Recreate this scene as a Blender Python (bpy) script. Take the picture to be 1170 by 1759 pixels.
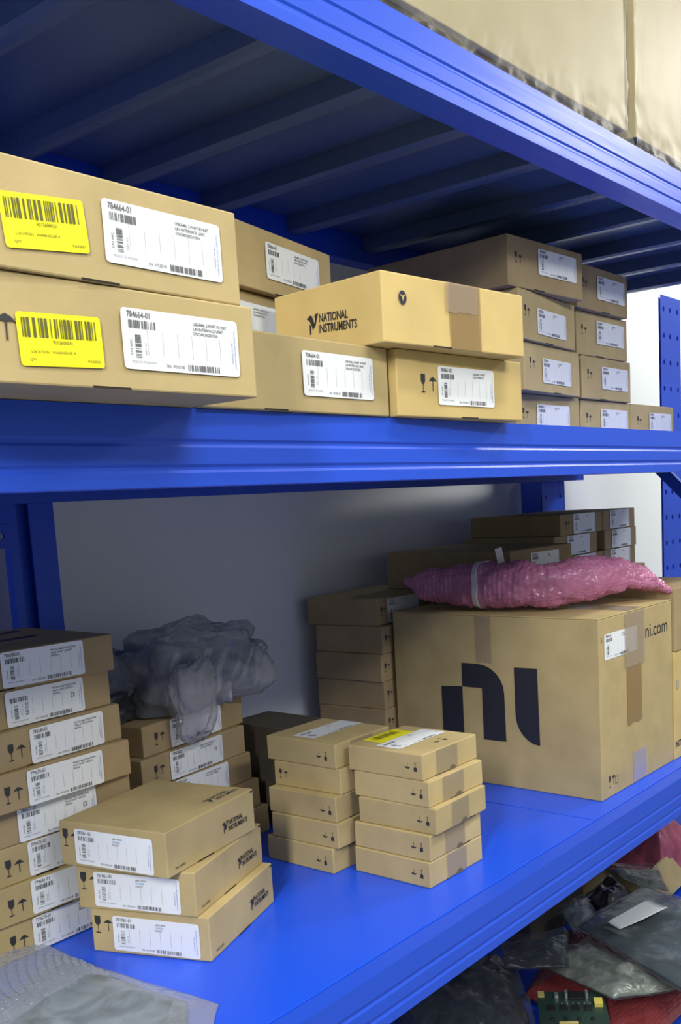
import bpy, bmesh, math, random
from mathutils import Vector, Matrix, noise
random.seed(7)
S = bpy.context.scene
COL = S.collection
for o in list(bpy.data.objects): bpy.data.objects.remove(o)
R_ = math.radians

# ---------------------------------------------------------------- camera
YAW, PITCH, ROLL, FPX, CAMY = 0.90191, -0.13846, -0.05288, 1719.574, -0.80727
PPX, PPY = 670.914, 1094.236
fw = Vector((math.sin(YAW)*math.cos(PITCH), math.cos(YAW)*math.cos(PITCH), math.sin(PITCH)))
rt = Vector((math.cos(YAW), -math.sin(YAW), 0)); up = rt.cross(fw)
c_, s_ = math.cos(ROLL), math.sin(ROLL)
r2 = rt*c_ + up*s_; u2 = up*c_ - rt*s_
cam_d = bpy.data.cameras.new('camera'); cam = bpy.data.objects.new('camera', cam_d); COL.objects.link(cam)
m = Matrix((r2, u2, -fw)).transposed().to_4x4(); m.translation = Vector((0, CAMY, 0)); cam.matrix_world = m
cam_d.sensor_fit = 'VERTICAL'; cam_d.sensor_height = 36; cam_d.sensor_width = 36
cam_d.lens = FPX/1759*36
cam_d.shift_x = (585-PPX)/1759; cam_d.shift_y = (PPY-879.5)/1759
cam_d.clip_start = 0.01; S.camera = cam

# ---------------------------------------------------------------- world, lights, exposure
W = bpy.data.worlds.new('world'); S.world = W; W.use_nodes = True
bg = W.node_tree.nodes['Background']; bg.inputs[1].default_value = 0.44   # light of the white room around: pale walls and ceiling, dull floor
wt = W.node_tree.nodes.new('ShaderNodeTexCoord'); wx = W.node_tree.nodes.new('ShaderNodeSeparateXYZ'); wr = W.node_tree.nodes.new('ShaderNodeValToRGB')
wm = W.node_tree.nodes.new('ShaderNodeMapRange'); wm.inputs[1].default_value = -1; wm.inputs[2].default_value = 1
W.node_tree.links.new(wt.outputs['Generated'], wx.inputs[0]); W.node_tree.links.new(wx.outputs[2], wm.inputs[0]); W.node_tree.links.new(wm.outputs[0], wr.inputs[0]); W.node_tree.links.new(wr.outputs[0], bg.inputs[0])
wr.color_ramp.elements[0].position = 0.40; wr.color_ramp.elements[0].color = (0.44, 0.45, 0.46, 1); wr.color_ramp.elements[1].position = 0.54; wr.color_ramp.elements[1].color = (0.88, 0.94, 1.0, 1)
def area(name, loc, tgt, sx, sy, power, col=(1, 0.97, 0.90)):
    l = bpy.data.lights.new(name, 'AREA'); l.shape = 'RECTANGLE'; l.size = sx; l.size_y = sy; l.energy = power; l.color = col
    o = bpy.data.objects.new(name, l); COL.objects.link(o); o.location = loc
    d = Vector(tgt)-Vector(loc); o.rotation_euler = d.to_track_quat('-Z', 'Y').to_euler(); return o
area('ceiling_lamp_light', (0.9, -2.3, 1.45), (1.3, 0, -0.2), 1.4, 0.20, 30)
area('ceiling_lamp_light', (-1.8, -1.3, 1.4), (1.0, 0.2, -0.5), 0.3, 1.2, 92)
area('ceiling_lamp_light', (1.5, -1.2, 2.6), (1.4, 0.2, -0.6), 1.4, 0.2, 46)
area('ceiling_lamp_light', (4.6, -0.9, 1.75), (3.6, 0.8, 0.0), 1.2, 0.3, 60)
S.view_settings.view_transform = 'Standard'; S.view_settings.look = 'None'
S.view_settings.exposure = 0.0; S.view_settings.gamma = 1.0; S.view_settings.use_curve_mapping = False

# ---------------------------------------------------------------- materials
MATS = {}
def nt(name):
    m = bpy.data.materials.new(name); m.use_nodes = True; MATS[name] = m
    n = m.node_tree.nodes; return m, n, m.node_tree.links, n['Principled BSDF']
def simple(name, col, rough=0.5, spec=0.5, metal=0, coat=0, emit=None):
    m, n, l, b = nt(name); b.inputs['Base Color'].default_value = (*col, 1); b.inputs['Roughness'].default_value = rough
    b.inputs['Specular IOR Level'].default_value = spec; b.inputs['Metallic'].default_value = metal; b.inputs['Coat Weight'].default_value = coat
    return m
def kraft(name, col, var=0.10, rough=0.75):
    m, n, l, b = nt(name)
    tc = n.new('ShaderNodeTexCoord'); oi = n.new('ShaderNodeObjectInfo')
    add = n.new('ShaderNodeVectorMath'); add.operation = 'ADD'; l.new(tc.outputs['Object'], add.inputs[0]); l.new(oi.outputs['Location'], add.inputs[1])
    no = n.new('ShaderNodeTexNoise'); no.inputs['Scale'].default_value = 14; no.inputs['Detail'].default_value = 5; l.new(add.outputs[0], no.inputs['Vector'])
    fi = n.new('ShaderNodeTexNoise'); fi.inputs['Scale'].default_value = 300; fi.inputs['Detail'].default_value = 2; l.new(add.outputs[0], fi.inputs['Vector'])
    cr = n.new('ShaderNodeValToRGB'); cr.color_ramp.elements[0].position = 0.3; cr.color_ramp.elements[1].position = 0.7
    cr.color_ramp.elements[0].color = (*[c*(1-var) for c in col], 1); cr.color_ramp.elements[1].color = (*[min(1, c*(1+var)) for c in col], 1)
    l.new(no.outputs['Fac'], cr.inputs[0])
    hs = n.new('ShaderNodeHueSaturation'); mr = n.new('ShaderNodeMapRange'); mr.inputs[3].default_value = 0.90; mr.inputs[4].default_value = 1.07
    l.new(oi.outputs['Random'], mr.inputs[0]); l.new(mr.outputs[0], hs.inputs['Value']); l.new(cr.outputs[0], hs.inputs['Color'])
    l.new(hs.outputs[0], b.inputs['Base Color']); b.inputs['Roughness'].default_value = rough; b.inputs['Specular IOR Level'].default_value = 0.3
    bu = n.new('ShaderNodeBump'); bu.inputs['Strength'].default_value = 0.12; bu.inputs['Distance'].default_value = 0.001
    mx = n.new('ShaderNodeMath'); mx.operation = 'ADD'; l.new(no.outputs['Fac'], mx.inputs[0]); l.new(fi.outputs['Fac'], mx.inputs[1])
    l.new(mx.outputs[0], bu.inputs['Height']); l.new(bu.outputs[0], b.inputs['Normal'])
    return m
kraft('kraft', (0.49, 0.385, 0.185)); kraft('kraft_yellow', (0.61, 0.46, 0.185), 0.07); kraft('kraft_brown_shaded', (0.36, 0.27, 0.145)); kraft('kraft_pale', (0.40, 0.345, 0.20), 0.05)  # the brown board also serves as kraft with shade put into its colour
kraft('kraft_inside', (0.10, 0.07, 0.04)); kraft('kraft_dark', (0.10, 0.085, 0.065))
def blue(name, col, rough, bumpst):
    m, n, l, b = nt(name); b.inputs['Base Color'].default_value = (*col, 1); b.inputs['Specular IOR Level'].default_value = 0.4
    b.inputs['Coat Weight'].default_value = 0.08; b.inputs['Coat Roughness'].default_value = 0.3
    tc = n.new('ShaderNodeTexCoord'); mp = n.new('ShaderNodeMapping'); mp.inputs['Scale'].default_value = (2, 25, 60); l.new(tc.outputs['Object'], mp.inputs[0])
    no = n.new('ShaderNodeTexNoise'); no.inputs['Scale'].default_value = 2.5; no.inputs['Detail'].default_value = 4; l.new(mp.outputs[0], no.inputs['Vector'])
    mr = n.new('ShaderNodeMapRange'); mr.inputs[3].default_value = rough*0.75; mr.inputs[4].default_value = rough*1.3; l.new(no.outputs['Fac'], mr.inputs[0]); l.new(mr.outputs[0], b.inputs['Roughness'])
    bu = n.new('ShaderNodeBump'); bu.inputs['Strength'].default_value = bumpst; bu.inputs['Distance'].default_value = 0.002; l.new(no.outputs['Fac'], bu.inputs['Height']); l.new(bu.outputs[0], b.inputs['Normal'])
    return m
blue('blue_paint', (0.012, 0.078, 0.64), 0.44, 0.08); blue('blue_deck', (0.008, 0.090, 0.80), 0.30, 0.03); blue('blue_shaded', (0.08, 0.13, 0.25), 0.30, 0.03)  # underside blue: the rack paint greyed, with shade put into the colour
simple('label_white', (0.80, 0.84, 0.86), 0.45); simple('print_black', (0.03, 0.03, 0.035), 0.6); simple('label_ink', (0.13, 0.13, 0.14), 0.6); simple('print_grey', (0.35, 0.36, 0.38), 0.6)
simple('print_blue', (0.15, 0.18, 0.5), 0.6); simple('label_yellow', (0.90, 0.85, 0.01), 0.45); simple('print_olive', (0.12, 0.12, 0.02), 0.6)
simple('ink_navy', (0.018, 0.02, 0.03), 0.55); simple('print_cyan', (0.15, 0.35, 0.6), 0.6); simple('slot_dark', (0.02, 0.015, 0.01), 0.9); simple('notch_brown', (0.14, 0.10, 0.06), 0.9)
def film(name, col, opac, rough=0.12, bscale=30, bst=0.5, vor=False, trans=0.0):
    m, n, l, b = nt(name)
    b.inputs['Base Color'].default_value = (*col, 1); b.inputs['Roughness'].default_value = rough; b.inputs['Specular IOR Level'].default_value = 0.7
    tc = n.new('ShaderNodeTexCoord')
    no = n.new('ShaderNodeTexVoronoi' if vor else 'ShaderNodeTexNoise'); no.inputs['Scale'].default_value = bscale
    l.new(tc.outputs['Object'], no.inputs['Vector'])
    bu = n.new('ShaderNodeBump'); bu.inputs['Strength'].default_value = bst; bu.inputs['Distance'].default_value = 0.004
    l.new(no.outputs[0], bu.inputs['Height']); l.new(bu.outputs[0], b.inputs['Normal'])
    if vor: bu.invert = True
    tr = n.new('ShaderNodeBsdfTransparent'); mix = n.new('ShaderNodeMixShader'); lw = n.new('ShaderNodeLayerWeight'); lw.inputs[0].default_value = 0.35
    l.new(bu.outputs[0], lw.inputs['Normal'])
    mr = n.new('ShaderNodeMapRange'); mr.inputs[3].default_value = opac; mr.inputs[4].default_value = min(1, opac+0.45); l.new(lw.outputs['Facing'], mr.inputs[0])
    l.new(mr.outputs[0], mix.inputs[0]); l.new(tr.outputs[0], mix.inputs[1]); l.new(b.outputs[0], mix.inputs[2])
    l.new(mix.outputs[0], n['Material Output'].inputs['Surface'])
    return m
film('clear_film', (0.40, 0.43, 0.48), 0.20, 0.09, 30, 0.8); film('pink_bubble', (0.62, 0.22, 0.40), 0.58, 0.22, 70, 0.5, True)
film('heap_film', (0.12, 0.13, 0.15), 0.07, 0.10, 22, 0.6); film('bag_film', (0.36, 0.38, 0.44), 0.34, 0.13, 26, 1.0); film('clear_bubble', (0.45, 0.50, 0.60), 0.26, 0.10, 60, 0.4, True); film('red_bubble', (0.22, 0.04, 0.045), 0.90, 0.3, 80, 0.4, True)
film('wrap_film', (0.35, 0.32, 0.24), 0.04, 0.42, 20, 0.10); film('tape_clear', (0.42, 0.33, 0.24), 0.42, 0.15, 12, 0.3)
film('tape_brown', (0.33, 0.215, 0.085), 0.66, 0.22, 12, 0.3); film('tape_pale', (0.36, 0.30, 0.22), 0.28, 0.18, 12, 0.5)
film('tape_white', (0.75, 0.70, 0.74), 0.75, 0.2, 12, 0.2); film('tape_lilac', (0.45, 0.42, 0.50), 0.45, 0.15, 12, 0.4)
def crinkle(name, col, rough, sc, st, metal=0.0, col2=None):
    m, n, l, b = nt(name); b.inputs['Roughness'].default_value = rough; b.inputs['Metallic'].default_value = metal
    tc = n.new('ShaderNodeTexCoord'); no = n.new('ShaderNodeTexNoise'); no.inputs['Scale'].default_value = sc; no.inputs['Detail'].default_value = 6; no.inputs['Distortion'].default_value = 1.2
    l.new(tc.outputs['Object'], no.inputs['Vector']); cr = n.new('ShaderNodeValToRGB'); c2 = col2 or tuple(c*1.8 for c in col)
    cr.color_ramp.elements[0].position = 0.35; cr.color_ramp.elements[1].position = 0.7
    cr.color_ramp.elements[0].color = (*col, 1); cr.color_ramp.elements[1].color = (*c2, 1); l.new(no.outputs[0], cr.inputs[0]); l.new(cr.outputs[0], b.inputs['Base Color'])
    bu = n.new('ShaderNodeBump'); bu.inputs['Strength'].default_value = st; bu.inputs['Distance'].default_value = 0.01; l.new(no.outputs[0], bu.inputs['Height']); l.new(bu.outputs[0], b.inputs['Normal'])
    return m
crinkle('antistatic_pale', (0.28, 0.30, 0.37), 0.22, 24, 0.5, 0.3, (0.46, 0.49, 0.57)); crinkle('antistatic_grey', (0.16, 0.19, 0.22), 0.35, 16, 0.35, 0.2); crinkle('antistatic_dark', (0.035, 0.042, 0.05), 0.22, 14, 0.4, 0.2)
crinkle('antistatic_teal', (0.06, 0.085, 0.095), 0.2, 9, 0.3, 0.2); crinkle('antistatic_blue', (0.06, 0.075, 0.12), 0.25, 14, 0.4, 0.3)
crinkle('black_plastic', (0.008, 0.007, 0.009), 0.2, 20, 0.6); crinkle('greenish_bag', (0.10, 0.12, 0.10), 0.28, 18, 0.5, 0.1, (0.30, 0.34, 0.30)); crinkle('pink_bag', (0.27, 0.06, 0.10), 0.3, 10, 0.4)
simple('pcb_green', (0.02, 0.045, 0.035), 0.4); simple('chip_black', (0.015, 0.015, 0.018), 0.4); simple('connector_metal', (0.6, 0.6, 0.62), 0.3, metal=0.8); simple('connector_yellow', (0.6, 0.5, 0.1), 0.5)
simple('pcb_gold', (0.5, 0.42, 0.15), 0.4); simple('floor_grey', (0.30, 0.31, 0.33), 0.5)
m, n, l, b = nt('wall_paint'); b.inputs['Roughness'].default_value = 0.8
tc = n.new('ShaderNodeTexCoord'); no = n.new('ShaderNodeTexNoise'); no.inputs['Scale'].default_value = 3; no.inputs['Detail'].default_value = 6; l.new(tc.outputs['Object'], no.inputs['Vector'])
cr = n.new('ShaderNodeValToRGB'); cr.color_ramp.elements[0].color = (0.74, 0.78, 0.79, 1); cr.color_ramp.elements[1].color = (0.80, 0.84, 0.85, 1); l.new(no.outputs[0], cr.inputs[0]); l.new(cr.outputs[0], b.inputs['Base Color'])
M = MATS

# ---------------------------------------------------------------- helpers
def link(name, me, parent=None, mats=(), smooth=False):
    for x in mats: me.materials.append(M[x])
    if smooth:
        for p in me.polygons: p.use_smooth = True
    o = bpy.data.objects.new(name, me); COL.objects.link(o)
    if parent: o.parent = parent
    return o
def frombm(name, bm, mats, parent=None, smooth=False):
    me = bpy.data.meshes.new(name); bmesh.ops.recalc_face_normals(bm, faces=bm.faces[:]); bm.to_mesh(me); bm.free(); return link(name, me, parent, mats, smooth)
def thing(name, label, cat, loc=(0, 0, 0), rz=0, group=None):
    o = bpy.data.objects.new(name, None); COL.objects.link(o); o.location = loc; o.rotation_euler = (0, 0, rz); o.empty_display_size = 0.05
    tag(o, label, cat, group); return o
def tag(o, label, cat, group=None, kind=None):
    o['label'] = label; o['category'] = cat
    if group: o['group'] = group
    if kind: o['kind'] = kind
def bx(bm, x0, x1, y0, y1, z0, z1, bev=0, mat=0):
    g = bmesh.ops.create_cube(bm, size=1); vs = g['verts']
    for v in vs: v.co = Vector(((x0+x1)/2+v.co.x*(x1-x0), (y0+y1)/2+v.co.y*(y1-y0), (z0+z1)/2+v.co.z*(z1-z0)))
    fs = set(f for v in vs for f in v.link_faces)
    for f in fs: f.material_index = mat
    if bev:
        es = list(set(e for v in vs for e in v.link_edges)); bmesh.ops.bevel(bm, geom=es, offset=bev, segments=2, affect='EDGES', profile=0.5)
def extrude_profile(bm, prof, x0, x1, mat=0):   # prof: closed list of (y,z), extruded along x
    a = [bm.verts.new((x0, y, z)) for y, z in prof]; b_ = [bm.verts.new((x1, y, z)) for y, z in prof]; n_ = len(prof)
    for i in range(n_): f = bm.faces.new((a[i], a[(i+1) % n_], b_[(i+1) % n_], b_[i])); f.material_index = mat
    bm.faces.new(a[::-1]); bm.faces.new(b_)
_T = {}
def text_tris(s, bold=0.0, shear=0.0):
    k = (s, bold, shear)
    if k in _T: return _T[k]
    cu = bpy.data.curves.new('t', 'FONT'); cu.body = s; cu.size = 1; cu.offset = bold; cu.shear = shear; cu.resolution_u = 3
    o = bpy.data.objects.new('t', cu); COL.objects.link(o); dg = bpy.context.evaluated_depsgraph_get(); dg.update()
    me = o.evaluated_get(dg).to_mesh(); V = [(v.co.x, v.co.y) for v in me.vertices]; F = [tuple(p.vertices) for p in me.polygons]
    o.evaluated_get(dg).to_mesh_clear(); bpy.data.objects.remove(o); bpy.data.curves.remove(cu)
    if V:
        x0 = min(v[0] for v in V); x1 = max(v[0] for v in V); y0 = 0.0
        y1 = max(v[1] for v in V); V = [((x-x0)/(x1-x0), (y-y0)/(y1-y0)) for x, y in V]; asp = (x1-x0)/(y1-y0)
    else: asp = 1
    _T[k] = (V, F, asp); return _T[k]
class Deco:
    """flat artwork in face coordinates (u to the right, v up), put on a face of a box"""
    def __init__(s): s.v = []; s.f = []; s.m = []; s.mats = []
    def mi(s, m):
        if m not in s.mats: s.mats.append(m)
        return s.mats.index(m)
    def poly(s, pts, m, lift=0.0):
        b = len(s.v); s.v += [(p[0], p[1], lift) for p in pts]; s.f.append(tuple(range(b, b+len(pts)))); s.m.append(s.mi(m))
    def rect(s, u0, v0, u1, v1, m, lift=0.0): s.poly([(u0, v0), (u1, v0), (u1, v1), (u0, v1)], m, lift)
    def rrect(s, u0, v0, u1, v1, r, m, lift=0.0, rot=0.0):
        P = []
        for cx, cy, a in ((u1-r, v1-r, 0), (u0+r, v1-r, 90), (u0+r, v0+r, 180), (u1-r, v0+r, 270)):
            for k in range(5): t = R_(a+k*22.5); P.append((cx+r*math.cos(t), cy+r*math.sin(t)))
        if rot:
            cx, cy = (u0+u1)/2, (v0+v1)/2; c, q = math.cos(rot), math.sin(rot); P = [(cx+(x-cx)*c-(y-cy)*q, cy+(x-cx)*q+(y-cy)*c) for x, y in P]
        s.poly(P, m, lift)
    def text(s, t, u, v, w, h, m, lift=0.0, bold=0.0, shear=0.0, rot90=False, keep=False):
        V, F, asp = text_tris(t, bold, shear)
        if keep: w = h*asp
        b = len(s.v); mi = s.mi(m)
        for x, y in V: s.v.append((u-y*h, v+x*w, lift) if rot90 else (u+x*w, v+y*h, lift))
        for f in F: s.f.append(tuple(b+i for i in f)); s.m.append(mi)
    def bars(s, u0, v0, u1, v1, m, n, seed, lift=0.0, vert=False):
        rr = random.Random(seed); ws = [rr.choice((1, 1, 2, 3)) for _ in range(2*n)]; tot = sum(ws); p = 0
        for i, w in enumerate(ws):
            if i % 2 == 0:
                if vert: s.rect(u0, v0+(v1-v0)*p/tot, u1, v0+(v1-v0)*(p+w)/tot, m, lift)
                else: s.rect(u0+(u1-u0)*p/tot, v0, u0+(u1-u0)*(p+w)/tot, v1, m, lift)
            p += w
    def xf(s, du, dv, rot, cu, cv):
        c, q = math.cos(rot), math.sin(rot); s.v = [(cu+(x-cu)*c-(y-cv)*q+du, cv+(x-cu)*q+(y-cv)*c+dv, z) for x, y, z in s.v]
    def put(s, name, parent, face, dims, off=0.0005, label=None):
        w, d, h = dims
        if face == 'R': q = [(x, -off-z, y) for x, y, z in s.v]
        elif face == 'L': q = [(-off-z, d-x, y) for x, y, z in s.v]
        elif face == 'T': q = [(x, y, h+off+z) for x, y, z in s.v]
        elif face == 'E': q = [(w+off+z, x, y) for x, y, z in s.v]
        me = bpy.data.meshes.new(name); me.from_pydata(q, [], s.f)
        for p, i in zip(me.polygons, s.m): p.material_index = i
        me.update(); o = link(name, me, parent, s.mats)
        if label: o['label'] = label
        return o
PARTS = {}
def shipping_label(num, desc, seed=0, w=0.132, h=0.051, ce=False, double=False, cyan=False, serial='SN: 1F52D1B'):
    D = Deco(); D.rrect(0, 0, w, h, 0.004, 'label_white', 0.0)
    L = 0.0004; k = 'label_ink'
    if num: D.text(num, 0.006, h-0.0075, 0.024, 0.0052, k, L, 0.01)
    D.bars(0.007, h-0.0165, 0.036, h-0.0098, k, 14, seed+1, L)
    D.bars(0.0125, 0.010, 0.019, 0.030, k, 12, seed+2, L, vert=True)
    D.text('S/N 00C', 0.0095, 0.012, 0.013, 0.0022, k, L, rot90=True); D.text('REV 02', 0.0245, 0.013, 0.010, 0.0018, 'print_grey', L, rot90=True)
    if double: D.bars(0.030, 0.013, 0.0355, 0.031, k, 12, seed+5, L, vert=True)
    D.text('PRODUCT OF HUNGARY', 0.008, 0.0055, 0.026, 0.002, 'print_grey', L)
    D.text(serial, 0.045, 0.0035, 0.020, 0.0026, k, L); D.bars(0.069, 0.002, 0.108, 0.0075, k, 20, seed+3, L)
    for i, t in enumerate(desc):
        D.text(t, 0.078 if not cyan else 0.068, h-0.0085-0.0042*i, min(0.040, 0.0019*len(t)), 0.0027, 'print_cyan' if (cyan and i == 1) else k, L, 0.008)
    for i in range(6): D.rect(0.026+i*0.0165, 0.012, 0.0263+i*0.0165, 0.034, 'print_grey', L)
    D.text('COMPLIES WITH ROHS DIRECTIVE', w-0.004, 0.006, 0.036, 0.0016, 'print_blue', L, rot90=True); D.text('MADE IN EU', w-0.0075, 0.012, 0.02, 0.0016, 'print_blue', L, rot90=True)
    if ce: D.text('CE', w-0.024, h*0.48, 0.008, 0.0065, k, L, 0.01)
    return D
def yellow_label(seed=0):
    D = Deco(); w, h = 0.077, 0.041; D.rrect(0, 0, w, h, 0.003, 'label_yellow'); L = 0.0004
    D.bars(0.004, h-0.019, w-0.004, h-0.004, 'print_olive', 22, seed, L); D.text('9212600033', 0.030, h-0.0235, 0.018, 0.0026, 'print_olive', L)
    D.text('LOCATION   WAREHOUSE A', 0.010, 0.010, 0.040, 0.002, 'print_olive', L); D.text('QTY', 0.008, 0.004, 0.006, 0.002, 'print_olive', L); D.text('PASSED', w-0.016, 0.004, 0.012, 0.002, 'print_olive', L)
    return D
def place(D, u, v, rot=0):
    D.v = [(x*math.cos(rot)-y*math.sin(rot)+u, x*math.sin(rot)+y*math.cos(rot)+v, z) for x, y, z in D.v]; return D
def glass_mark(D, u, v, h, m='print_black'):   # wine glass: fragile
    w = h*0.36
    D.poly([(u, v+h), (u+w, v+h), (u+w*1.0, v+h*0.62), (u+w*0.72, v+h*0.46), (u+w*0.28, v+h*0.46), (u, v+h*0.62)], m)
    D.rect(u+w*0.45, v+h*0.08, u+w*0.55, v+h*0.46, m); D.rect(u+w*0.1, v, u+w*0.9, v+h*0.07, m)
def umbrella_mark(D, u, v, h, m='print_black'):
    w = h*0.78
    D.poly([(u, v+h*0.66), (u+w*0.25, v+h*0.86), (u+w*0.5, v+h*0.95), (u+w*0.75, v+h*0.86), (u+w, v+h*0.66), (u+w*0.75, v+h*0.72), (u+w*0.5, v+h*0.68), (u+w*0.25, v+h*0.72)], m)
    D.rect(u+w*0.47, v+h*0.1, u+w*0.54, v+h*0.7, m)
def hand_mark(D, u, v, h, m='print_black'):   # hand with a vertical stroke and a stacked block
    D.poly([(u, v+h*0.45), (u+h*0.15, v+h*0.25), (u+h*0.5, v+h*0.2), (u+h*0.75, v+h*0.45), (u+h*0.5, v+h*0.38), (u+h*0.25, v+h*0.42)], m); D.rect(u+h*0.36, v+h*0.4, u+h*0.40, v+h*0.85, m)
    q = u+h*1.15; D.rect(q, v, q+h*0.38, v+h*0.42, m); D.rect(q+h*0.15, v+h*0.42, q+h*0.22, v+h*0.85, m); D.rect(q+h*0.05, v+h*0.86, q+h*0.33, v+h*0.92, m)
def ni_logo(D, u, v, s, m='ink_navy'):   # winged N mark and the two words
    k = s
    D.poly([(u, v+k*0.80), (u+k*0.30, v+k*0.98), (u+k*0.42, v+k*0.92), (u+k*0.62, v+k*0.50), (u+k*0.48, v+k*0.20), (u+k*0.34, v+k*0.50), (u+k*0.20, v+k*0.72)], m)
    D.poly([(u+k*0.22, v+k*0.55), (u+k*0.33, v+k*0.42), (u+k*0.33, v), (u+k*0.22, v)], m)
    D.poly([(u+k*0.62, v+k*0.98), (u+k*0.90, v+k*1.05), (u+k*0.66, v+k*0.40), (u+k*0.50, v+k*0.28), (u+k*0.66, v+k*0.62)], m)
    D.text('NATIONAL', u+k*0.97, v+k*0.56, k*2.15, k*0.43, m, 0, 0.02); D.text('INSTRUMENTS', u+k*0.92, v+k*0.02, k*2.85, k*0.43, m, 0, 0.02)
def eagle_mark(D, u, v, r):
    D.poly([(u+r*0.85*math.cos(t*math.pi/12), v+r*math.sin(t*math.pi/12)) for t in range(24)], 'ink_navy')
    D.poly([(u-r*0.7, v+r*0.35), (u-r*0.2, v+r*0.1), (u, v-r*0.55), (u+r*0.25, v+r*0.1), (u+r*0.7, v+r*0.45), (u+r*0.25, v+r*0.4), (u, v+r*0.2), (u-r*0.2, v+r*0.38)], 'kraft_yellow', 0.0003)

def body_mesh(w, d, h, seed, mat, lid=True, bow=0.0012):
    """corrugated board body: slightly bowed panels with rounded creases"""
    rr = random.Random(seed); bm = bmesh.new(); t = 0.0022 if lid else 0
    bx(bm, 0, w, 0, d, 0, h, 0.0018)
    bmesh.ops.subdivide_edges(bm, edges=[e for e in bm.edges if e.calc_length() > 0.04], cuts=5, use_grid_fill=True)
    a = [rr.uniform(0.2, 1)*bow for _ in range(4)]
    for v in bm.verts:
        x, y, z = v.co; fx = max(0, math.sin(math.pi*min(max(x/w, 0), 1))); fy = max(0, math.sin(math.pi*min(max(y/d, 0), 1))); fz = max(0, math.sin(math.pi*min(max(z/h, 0), 1)))
        if y < 0.003: v.co.y += a[0]*fx*fz
        if y > d-0.003: v.co.y -= a[1]*fx*fz
        if x < 0.003: v.co.x += a[2]*fy*fz
        if x > w-0.003: v.co.x -= a[3]*fy*fz
    return bm
def carton(label, x, y, z, w, d, h, th, mat='kraft', name='cardboard_box', group=None, seed=0, lid='flat'):
    o = thing(name, label, 'box', (x, y, z), th, group)
    b = frombm('body', body_mesh(w, d, h, seed, mat, lid is not None), [mat], o, False)
    dims = (w, d, h)
    if lid:
        rr = random.Random(seed+99); bm = bmesh.new(); e = 0.0025
        bx(bm, e, w-e, e, d-e, h-0.0006, h+0.0003); frombm('lid_flap', bm, [mat], o)
        D = Deco(); u = w*rr.uniform(0.2, 0.55); D.rect(u, 0.0003, u+0.038, 0.0022, 'slot_dark'); D.put('slot', o, 'R', dims, 0.0004)
    return o, dims
def marks_R(o, dims, u, v, h, kind='gu'):
    D = Deco()
    if kind == 'gu': glass_mark(D, u, v, h); umbrella_mark(D, u+h*0.62, v+h*0.0, h*0.95)
    if kind == 'g': glass_mark(D, u, v, h)
    return D
def tape(o, dims, face, u0, v0, u1, v1, mat, name='packing_tape', rag=True, off=0.0008, label=None):
    D = Deco(); rr = random.Random(int((u0+v0)*1e4)); n = 7
    bot = [(u0+(u1-u0)*i/n, v0+(rr.uniform(0, 0.004) if rag else 0)) for i in range(n+1)]; top = [(u0+(u1-u0)*i/n, v1) for i in range(n, -1, -1)]
    D.poly(bot+top, mat); return D.put(name, o, face, dims, off, label)
def pad(c, thick, nu=40, nv=30, amp=0.004, seed=0, margin=0.12, freq=14, sag=0.0, bubbles=None, lowamp=None, power=0.6):
    """closed soft pad over a quad of four corners (bilinear), flat margins, crumpled surface"""
    bm = bmesh.new(); c = [Vector(p) for p in c]; so = Vector((seed*3.17, seed*1.3, seed*7.7))
    def base(u, v): return (c[0]*(1-u)+c[1]*u)*(1-v)+(c[3]*(1-u)+c[2]*u)*v
    T = {}; Bt = {}; la = amp*0.3 if lowamp is None else lowamp
    for i in range(nu+1):
        for j in range(nv+1):
            u, v = i/nu, j/nv; p = base(u, v); e = min(u, 1-u, v, 1-v)
            f = min(1, e/margin)**power if margin > 0 else 1
            q = Vector((p.x, p.y, 0))*freq+so
            n1 = noise.turbulence(q, 4, False)-0.4; n2 = noise.noise(q*0.35)
            h = f*thick*(0.85+0.3*n2)+amp*n1
            if bubbles:
                bs, bh = bubbles; a = u*bs[0]; b_ = v*bs[1]+(0.5 if int(a) % 2 else 0); r = math.hypot(a % 1-0.5, b_ % 1-0.5)
                h += bh*max(0, 1-(r/0.46)**2)**0.5*(0.5+0.5*f)
            edge = Vector((noise.noise(q*0.8), noise.noise(q*0.8+Vector((9, 9, 9))), 0))*0.006*(1 if e < 0.001 else 0.3)
            T[i, j] = bm.verts.new(p+edge+Vector((0, 0, max(h, 0.0012))))
            Bt[i, j] = T[i, j] if e == 0 else bm.verts.new(p+edge+Vector((0, 0, -sag*f)))
    for i in range(nu):
        for j in range(nv):
            bm.faces.new((T[i, j], T[i+1, j], T[i+1, j+1], T[i, j+1]))
            k = [Bt[i, j], Bt[i, j+1], Bt[i+1, j+1], Bt[i+1, j]]
            try: bm.faces.new(k)
            except ValueError: pass
    return bm
def padobj(name, c, thick, mat, parent=None, **k): return frombm(name, pad(c, thick, **k), [mat], parent, True)

# ---------------------------------------------------------------- setting
ZT, ZM, ZB, ZL = 0.6094, 0.1019, -0.6225, -1.17
def struct(name, bm, mat):
    o = frombm(name, bm, [mat]); o['kind'] = 'structure'; return o
bm = bmesh.new(); bx(bm, -3, 8, 0.84, 0.95, -1.75, 2.2); struct('wall_back', bm, 'wall_paint')
bm = bmesh.new(); bx(bm, -3, 8, -4, 0.84, -1.85, -1.75); struct('floor', bm, 'floor_grey')

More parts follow.
